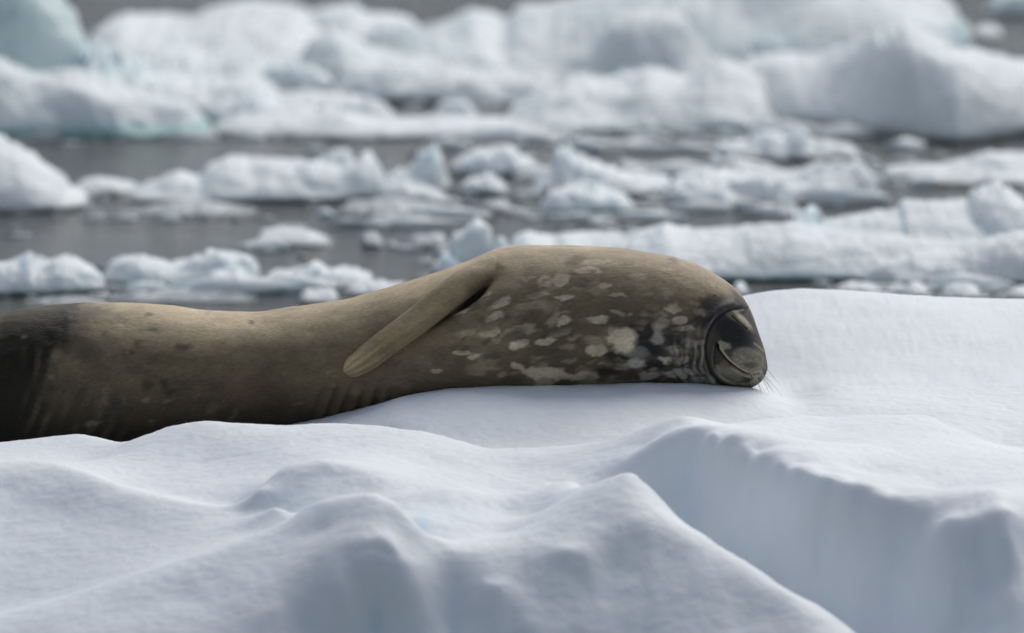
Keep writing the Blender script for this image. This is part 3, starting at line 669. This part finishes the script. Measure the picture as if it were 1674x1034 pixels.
dN, _ = polydist(NOS, qx, qy); disp += face*(-.004*np.exp(-(dN/1.6)**2))
# skin folds at the waist and hind flank
fold_a = sm(480, 540, qx)*sm(660, 610, qx)*sm(615, 650, qy)*nearf
disp += fold_a*.0065*(1+fbm(V*9, 2, 17))*np.sin((qx+.35*(qy-650))*2*np.pi/23 + 1.5*fbm(V*5, 2, 7))
fold_b = sm(25, 70, qx)*sm(230, 150, qx)*sm(530, 590, qy)*nearf*sm(-.45, .3, fbm(V*7, 3, 81))
disp += fold_b*.0065*(1+1.3*fbm(V*7, 2, 18))*np.sin((qx+.30*(qy-600)+.0012*(qy-600)**2)*2*np.pi/27 + 5*fbm(V*4, 3, 8))
disp += nearf*sm(250, 180, qx)*.003*fbm(V*22, 3, 9)
disp += .006*fbm(V*3.2, 3, 55)*sm(1180, 1100, qx) + .0012*fbm(V*26, 3, 56)*sm(1200, 1100, qx)
# shoulder pit and swelling where the flipper springs from the body
disp += nearf*(-.045*np.exp(-ell(770, 480, 34, 10, -38)**2) - .018*np.exp(-ell(735, 505, 48, 8, -40)**2) + .026*np.exp(-ell(762, 455, 78, 16, -30)**2))
disp += nearf*.008*np.exp(-ell(880, 560, 160, 90, 0)**2)
V2 = V + Nn*disp[..., None]

# pelt pattern, with some light and shade painted in
def col(*c): return np.array(c, float)
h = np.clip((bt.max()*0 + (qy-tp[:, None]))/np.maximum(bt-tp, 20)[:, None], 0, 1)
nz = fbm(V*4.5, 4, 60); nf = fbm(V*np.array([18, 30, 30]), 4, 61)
lit_top_c, mid_c, shaded_low_c = col(.60, .50, .345), col(.195, .162, .11), col(.075, .057, .041)  # coat tones, with top light and underside shade partly painted in
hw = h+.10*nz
colr = lit_top_c + (mid_c-lit_top_c)*sm(.03, .36, hw+.14*sm(760, 950, qx))[..., None]
colr = colr + (shaded_low_c-colr)*sm(.55, 1.0, hw)[..., None]*(1-.55*sm(620, 800, qx))[..., None]
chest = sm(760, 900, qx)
colr = colr*(1-.62*(sm(660, 420, wx)*sm(.18, .75, hw)))[..., None]  # lower hind half: darker coat plus painted underside shade
def mix(c, f): 
    global colr
    f = np.clip(f, 0, 1)[..., None]; colr = colr*(1-f)+np.asarray(c)*f
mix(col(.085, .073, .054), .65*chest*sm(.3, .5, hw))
# light waist behind the flipper
mix(col(.31, .26, .18), .5*np.exp(-ell(610, 520, 120, 45, -12, wx, wy)**2))
mix(col(.2, .165, .13), .5*np.exp(-ell(690, 620, 80, 35, -5, wx, wy)**2))
# shoulder tan
mix(col(.42, .31, .215), .5*np.exp(-ell(1120, 455, 110, 22, 22, wx, wy)**2))
# hind: nearly black end, dark patches, paler grey along the fold crests
mix(col(.02, .018, .014), sm(118, 62, wx + .49*(qy-600) + 26*fbm(V*7, 4, 83)))
mix(col(.10, .085, .04), .5*sm(.12, .02, hw)*sm(130, 60, wx))
mix(col(.04, .038, .035), .75*np.exp(-ell(160, 510, 45, 14, 5, wx, wy)**2))
mix(col(.04, .036, .03), .5*np.exp(-ell(140, 560, 60, 30, 60, wx, wy)**2))
mix(col(.17, .16, .14), .36*fold_b*sm(-.1, .5, np.sin((qx+.30*(qy-600)+.0012*(qy-600)**2)*2*np.pi/27 + 5*fbm(V*4, 3, 8))))
for cx, cy, rx, ry in ((238, 632, 11, 9), (268, 624, 9, 10), (190, 665, 9, 22), (280, 640, 12, 5), (214, 578, 4, 5), (250, 540, 12, 5), (240, 512, 5, 3), (102, 640, 3, 3), (410, 527, 6, 3), (300, 565, 16, 6)):
    mix(col(.03, .03, .033), .62*sm(1.6, .4, ell(cx, cy, rx, ry, 0, wx, wy)))
for cx, cy, rx, ry in ((240, 655, 7, 5), (275, 655, 14, 4), (185, 590, 14, 3), (230, 560, 14, 5), (150, 690, 16, 4), (82, 615, 4, 6), (38, 550, 6, 3)):
    mix(col(.17, .155, .13), .6*sm(1.3, .5, ell(cx, cy, rx, ry, -12, wx, wy)))
mix(col(.10, .06, .045), .35*np.exp(-ell(400, 630, 60, 25, 0, wx, wy)**2))
# dark blotches near the neck
neck = sm(985, 1050, wx)*sm(500, 545, wy)
mix(col(.05, .05, .055), .65*neck)
for cx, cy, rx, ry, an in ((1048, 540, 18, 20, 0), (1009, 582, 22, 7, 10), (1069, 597, 17, 9, 0), (994, 606, 24, 7, 0), (1062, 570, 20, 10, 15), (1105, 560, 14, 12, 0), (1095, 590, 12, 8, 0), (1160, 505, 30, 22, -50)):
    mix(col(.018, .018, .022), .8*sm(1.35, .6, ell(cx, cy, rx, ry, an, wx, wy)))
# pale spots
SPOTS = [(1015, 556, 23, 19, 0, 1), (982, 523, 17, 7, 8, .8), (925, 525, 14, 6, -5, .85), (973, 573, 17, 8, 0, .8), (893, 555, 16, 6, -12, .8), (849, 562, 18, 6, -25, .8), (890, 607, 40, 10, 4, .85), (888, 620, 16, 14, 0, .6), (949, 613, 28, 7, 5, .75), (845, 598, 13, 5, 0, .75), (919, 456, 16, 8, -22, .75), (890, 459, 12, 7, 0, .6), (862, 452, 14, 4, -10, .45), (964, 443, 20, 5, 6, .8), (967, 429, 26, 3.5, -4, .6), (991, 467, 10, 4, 0, .7), (1009, 480, 17, 3.5, 8, .6), (924, 486, 13, 5, 0, .75), (881, 482, 20, 6, -8, .45), (818, 496, 18, 6, -22, .75), (866, 499, 25, 7, -5, .35), (806, 517, 14, 6, -20, .6), (803, 541, 16, 6, -20, .5), (755, 576, 11, 3.5, 0, .8), (771, 582, 10, 4, -15, .8), (709, 607, 9, 4, 0, .6), (758, 508, 14, 3.5, -22, .8), (794, 479, 14, 4, -20, .75), (1102, 502, 14, 7, 0, .55), (1108, 523, 12, 7, 0, .55), (1094, 440, 12, 3, 10, .5), (1080, 530, 14, 10, 0, .3), (850, 537, 22, 5, -15, .35), (905, 517, 8, 12, 20, .25), (930, 585, 14, 4, 0, .25), (1010, 510, 12, 4, 15, .4), (860, 425, 20, 3, -8, .3), (1040, 450, 14, 4, 15, .3), (1165, 462, 8, 3, 20, .3), (820, 610, 10, 4, 0, .4), (780, 610, 14, 4, 0, .3)]
for cx, cy, rx, ry, an, k in SPOTS:
    mix(col(.60, .545, .43), k*.95*sm(1.28, .8, ell(cx, cy, rx, ry, an, wx, wy)))
rs = np.random.RandomState(21)
for _ in range(210):
    cx, cy = rs.uniform(760, 1150), rs.uniform(418, 625)
    if cy < 400+ (cx-700)*0 + 25: continue
    k = rs.uniform(.15, .55); big = rs.rand() < .3
    rx = rs.uniform(5, 11)*(1.7 if big else 1); ry = rx*rs.uniform(.25, .6)
    mix(col(.38, .34, .25) if rs.rand() < .62 else col(.05, .047, .045), k*sm(1.5, .5, ell(cx, cy, rx, ry, -14+30*(cx-760)/390*rs.uniform(.2, 1.), wx, wy)))
for _ in range(150):
    cx, cy = rs.uniform(60, 760), rs.uniform(500, 690); rx = rs.uniform(3, 13); ry = rx*rs.uniform(.3, .8)
    mix(col(.04, .036, .03) if rs.rand() < .6 else col(.30, .26, .19), rs.uniform(.08, .30)*sm(1.8, .3, ell(cx, cy, rx, ry, rs.uniform(-40, 10), wx, wy)))
mott = fbm(V*np.array([9, 12, 12]), 4, 91)
colr = colr*(1+.35*mott*sm(1150, 1000, qx))[..., None]
GREY = [(1039, 592, 16, 9, 0, .9), (1060, 613, 17, 7, 0, .8), (1075, 553, 13, 11, 0, .55), (1128, 536, 10, 5, 0, .5), (1087, 586, 9, 5, 20, .9), (1112, 610, 30, 7, 0, .75), (1117, 590, 8, 8, 0, .7), (1040, 575, 20, 8, 10, .35), (1100, 573, 12, 5, 30, .5), (1128, 560, 10, 10, 0, .4), (1078, 538, 8, 8, 0, .35), (1000, 625, 60, 4, 0, .4), (1150, 622, 26, 6, 0, .55)]
for cx, cy, rx, ry, an, k in GREY:
    mix(col(.46, .455, .44), k*.92*sm(1.3, .7, ell(cx, cy, rx, ry, an, wx, wy)))
# neck rings: pale crests
for offx in (8, 19, 33, 50):
    cv = [(x-offx-4*math.sin(i*.35), y+offx*.12) for i, (x, y) in enumerate(COLLAR[20:])]
    dd, _ = polydist(cv, qx, qy)
    mix(col(.38, .385, .375), .6*np.exp(-(dd/2.5)**2)*sm(540, 580, qy)*sm(-.5, .35, fbm(V*30, 2, 95)))
    dd, _ = polydist([(x-5, y) for x, y in cv], qx, qy)
    mix(col(.03, .03, .033), .55*np.exp(-(dd/2.0)**2)*sm(540, 580, qy))
# face
mix(col(.045, .043, .05), .9*face*sm(1.25, .8, ell(1205, 545, 62, 52, 60, wx, wy)))
fm = sm(-2, 3, np.where(sC < 0, dC, -dC))*sm(1150, 1156, qx)*nearf
mix(col(.06, .058, .055), fm)
mix(col(.017, .018, .023), fm*.95*sm(1.6, .4, ell(1196, 543, 34, 20, 44, qx*.5+wx*.5, qy*.5+wy*.5)))
mix(col(.05, .046, .05), .85*face*sm(1222, 1236, qx+.4*(560-qy))*sm(570, 555, qy))
mix(col(.32, .30, .24), fm*.85*sm(1.3, .7, ell(1184, 567, 9, 9, 0, wx, wy)))
mix(col(.22, .21, .175), fm*sm(1.3, .85, ell(1224, 589, 26, 18, 28, qx, qy)))
spk = sm(.1, .5, fbm(V*150, 2, 90))
mix(col(.38, .36, .3), fm*.6*spk*sm(1.2, .7, ell(1220, 588, 25, 16, 28, qx, qy)))
mix(col(.03, .03, .03), fm*.5*sm(1.1, .6, ell(1224, 594, 13, 6, 10, qx, qy)))
mix(col(.22, .22, .19), fm*sm(1.3, .8, ell(1192, 612, 22, 12, 22, qx, qy)))
mix(col(.20, .14, .09), fm*.7*sm(1.4, .6, ell(1184, 597, 7, 8, 30, qx, qy)))
mix(col(.56, .52, .40), face*.95*np.exp(-((dM-3.2)/2.4)**2)*(sM < 0)*sm(1174, 1180, qx))
mix(col(.38, .35, .26), face*.8*np.exp(-((dM-3.5)/2.5)**2)*(sM > 0)*sm(1190, 1205, qx))
mix(col(.006, .005, .004), face*.95*np.exp(-(dM/1.4)**2))
mix(col(.01, .008, .006), face*sm(1.3, .5, ell(1173, 566, 3.5, 5, 0)))
mix(col(.015, .014, .012), face*.9*np.exp(-(dH/1.4)**2))
mix(col(.015, .014, .013), face*.6*np.exp(-(dJ/1.8)**2))
mix(col(.27, .25, .19), face*.3*np.exp(-(polydist([(x-3, y+1) for x, y in JAW], qx, qy)[0]/1.3)**2))
mix(col(.52, .48, .37), .92*face*sm(1.5, .5, ell(1215, 523, 21, 6.5, 43, qx*.6+wx*.4, qy*.6+wy*.4)))
mix(col(.22, .20, .16), .7*face*sm(1.5, .4, ell(1196, 516, 13, 5, 35, qx, qy)))
mix(col(.012, .011, .012), face*.97*np.exp(-(dS/1.7)**2))
mix(col(.35, .32, .25), face*.9*np.exp(-(dN/2.0)**2))
mix(col(.015, .015, .018), face*.9*np.exp(-(dC/2.2)**2))
mix(col(.30, .29, .27), face*.35*np.exp(-((dC-3.6)/1.2)**2)*(sC > 0)*sm(505, 530, qy))
CB = spline([(1172, 600), (1180, 617), (1198, 627), (1220, 630), (1234, 624), (1238, 614)])
mix(col(.42, .41, .35), face*.6*np.exp(-(polydist(CB, qx, qy)[0]/2.6)**2))
mix(col(.02, .018, .016), .8*sm(1.3, .6, ell(1168, 483, 3.2, 2.2)))     # ear opening
# armpit shade under the flipper root, painted dark into the pelt
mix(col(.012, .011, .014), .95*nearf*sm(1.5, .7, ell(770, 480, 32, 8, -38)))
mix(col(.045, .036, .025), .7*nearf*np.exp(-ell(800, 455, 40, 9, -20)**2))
colr = colr*(1+.22*nf[..., None]+.16*nz[..., None])
colr = np.where(nearf[..., None] > .02, colr, colr)
colr = colr*np.array([1.03, .955, .86])
# body mesh, closed tail and nose
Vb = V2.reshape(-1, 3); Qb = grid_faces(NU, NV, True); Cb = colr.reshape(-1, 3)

# fore flipper: lies back along the flank, root buried in the shoulder
sx_, sy_, _ = proj(V2.reshape(-1, 3)); sx_ = sx_.reshape(NU, NV); sy_ = sy_.reshape(NU, NV)
jn = np.where(c_ > .12)[0]; jn = jn[np.argsort(-s_[jn])]          # near side, top to bottom
def body_y(px, py, want_col=False):
    i = int(np.clip(np.searchsorted(sx_[:, jn[len(jn)//2]], px), 1, NU-1))
    yy = np.interp(py, sy_[i, jn], V2[i, jn, 1])
    if want_col: return yy, np.array([np.interp(py, sy_[i, jn], colr[i, jn, k]) for k in range(3)])
    return yy
AX = spline([(864, 426), (830, 427), (795, 443), (760, 463), (728, 486), (684, 522), (637, 557), (601, 584), (577, 600), (562, 608)], 15)
AX = np.array(AX); na = len(AX); tt = np.linspace(0, 1, na)
hw_ = sinterp([(0, 6), (.12, 14), (.25, 22), (.4, 24), (.6, 23), (.76, 22), (.87, 18), (.94, 12.5), (.985, 6), (1, 1)], tt)
thk = sinterp([(0, .02), (.12, .03), (.3, .040), (.6, .034), (.85, .022), (.97, .009), (1, .002)], tt)
NVf = 56; ph = np.linspace(0, 2*np.pi, NVf, endpoint=False)
tan = np.gradient(AX, axis=0); tan /= np.linalg.norm(tan, axis=1, keepdims=True)
nor = np.stack([-tan[:, 1], tan[:, 0]], 1)      # image-plane normal
nor = np.where((nor[:, 1] > 0)[:, None], nor, -nor)   # points down
VF = np.zeros((na, NVf, 3)); CF = np.zeros((na, NVf, 3))
for i in range(na):
    for j in range(NVf):
        q = math.cos(ph[j]); r = math.sin(ph[j])
        # digits show as ridges towards the tip
        dig = .3*math.cos(q*math.pi*3.6+1.2)*sm(.5, .85, tt[i])*(1 if r > 0 else 0)
        cx, cy_ = AX[i]+nor[i]*q*hw_[i]*(1 + .06*math.sin(tt[i]*40+q*3)*sm(.7, 1, tt[i]))
        yb = body_y(cx, cy_)
        yb0 = body_y(*AX[i])
        base = .5*yb+.5*yb0
        lift = -.010 + .012*sm(.5, 1., tt[i])
        off = thk[i]*((r*(1+dig))*(.75 if r > 0 else .6) + .55) + lift*0
        off += .026*sm(.15, 1, q)*sm(.2, .45, tt[i])*sm(1.02, .9, tt[i])
        off -= .080*(1-sm(0, .38, tt[i]))
        y = base-off
        ro = ray(cx, cy_); kk = y/ro[1]
        VF[i, j] = (ro[0]*kk, y, ZC+ro[2]*kk)
        CF[i, j] = body_y(cx, cy_, True)[1]
ft = tt[:, None]*np.ones((1, NVf)); fq = np.cos(ph)[None, :]*np.ones((na, 1)); fr = np.sin(ph)[None, :]*np.ones((na, 1))
fn = fbm(VF*np.array([20, 20, 20]), 4, 70)
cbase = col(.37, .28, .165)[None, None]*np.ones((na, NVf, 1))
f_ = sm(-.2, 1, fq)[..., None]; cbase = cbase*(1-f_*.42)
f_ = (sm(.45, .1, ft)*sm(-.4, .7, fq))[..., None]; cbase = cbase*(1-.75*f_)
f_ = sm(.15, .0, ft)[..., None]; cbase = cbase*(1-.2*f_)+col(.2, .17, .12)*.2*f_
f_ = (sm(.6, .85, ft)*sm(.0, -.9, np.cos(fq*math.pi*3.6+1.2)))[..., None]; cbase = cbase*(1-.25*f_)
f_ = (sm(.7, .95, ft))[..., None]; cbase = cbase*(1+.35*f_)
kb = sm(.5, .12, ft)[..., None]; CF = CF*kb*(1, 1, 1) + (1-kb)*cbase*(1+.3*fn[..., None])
o1 = len(Vb); Vf = VF.reshape(-1, 3)
Qf = grid_faces(na, NVf, True)+o1
# hind flippers (beyond the picture's left edge): two fans of skin at the tail
parts_V = [Vb, Vf]; parts_Q = [Qb, Qf]; parts_C = [Cb, CF.reshape(-1, 3)]; o2 = o1+len(Vf)
tail = np.array([Ptop[0, 0], Ptop[0, 1], zc[0]])
for sgn in (-1, 1):
    nl = 30; L_ = np.linspace(0, 1, nl)
    hwf = sinterp([(0, .04), (.3, .07), (.75, .15), (.93, .17), (1, .05)], L_)
    q = np.cos(ph)[None, :]; r = np.sin(ph)[None, :]
    x = tail[0]+.06-.42*L_[:, None] + 0*q
    y = tail[1]+sgn*(.05+.12*L_[:, None]) + 0*q + r*.018*(1.1-L_[:, None]*.6)*(1+.3*np.cos(q*12))
    z = tail[2]+ .02 + q*hwf[:, None]*.8
    Vh = np.stack([x, y, z], -1).reshape(-1, 3)
    parts_V.append(Vh); parts_Q.append(grid_faces(nl, NVf, True)+o2); o2 += len(Vh)
    parts_C.append(np.tile(col(.05, .045, .035), (len(Vh), 1)))
# end caps
tris = []
for ring, flip in ((np.arange(NV), 0), ((NU-1)*NV+np.arange(NV), 1)):
    for k in range(1, NV-1):
        tris.append((ring[0], ring[k], ring[k+1]) if flip else (ring[0], ring[k+1], ring[k]))
seal = bpy.data.objects.new('seal', None); C.collection.objects.link(seal)
seal.location = (0, 22.0, .45)
tag(seal, 'sleeping spotted seal lying stretched out on the snow with closed eyes', 'seal')
bpy.context.view_layer.update()
offs = np.array([0, 22.0, .45])
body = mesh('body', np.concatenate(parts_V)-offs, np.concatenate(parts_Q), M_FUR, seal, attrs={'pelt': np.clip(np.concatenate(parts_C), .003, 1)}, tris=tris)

# whiskers
def tube(name, pts, r0, r1, mat, parent, ns=5):
    pts = np.array(pts, float)-offs; n_ = len(pts); Vt = []
    tg = np.gradient(pts, axis=0); tg /= np.linalg.norm(tg, axis=1, keepdims=True)
    for i in range(n_):
        a_ = np.cross(tg[i], [0, 0, 1.]); a_ /= np.linalg.norm(a_)+1e-9; b2 = np.cross(tg[i], a_)
        rr = r0+(r1-r0)*i/(n_-1)
        for k in range(ns):
            an = 2*np.pi*k/ns; Vt.append(pts[i]+rr*(math.cos(an)*a_+math.sin(an)*b2))
    return mesh(name, Vt, grid_faces(n_, ns, True), mat, parent)
rng = np.random.RandomState(8)
def surf(px, py):
    k = np.argmin((qx-px)**2+(qy-py)**2 + 1e6*(nearf < .3)); return V2.reshape(-1, 3)[k], Nn.reshape(-1, 3)[k]
for k in range(22):
    px = rng.uniform(1222, 1251); py = 598+rng.uniform(-4, 14)
    p0, n0 = surf(px, py)
    ln = rng.uniform(.03, .075)
    dr = n0*.4+np.array([rng.uniform(.0, .9), -.25, -rng.uniform(.3, 1.)]); dr /= np.linalg.norm(dr)
    sag = np.array([.15, 0, -.5])
    pts = [p0+dr*ln*s_+sag*ln*s_*s_ for s_ in np.linspace(0, 1, 6)]
    tube('whisker', pts, .0007, .00025, M_WHISK, seal)
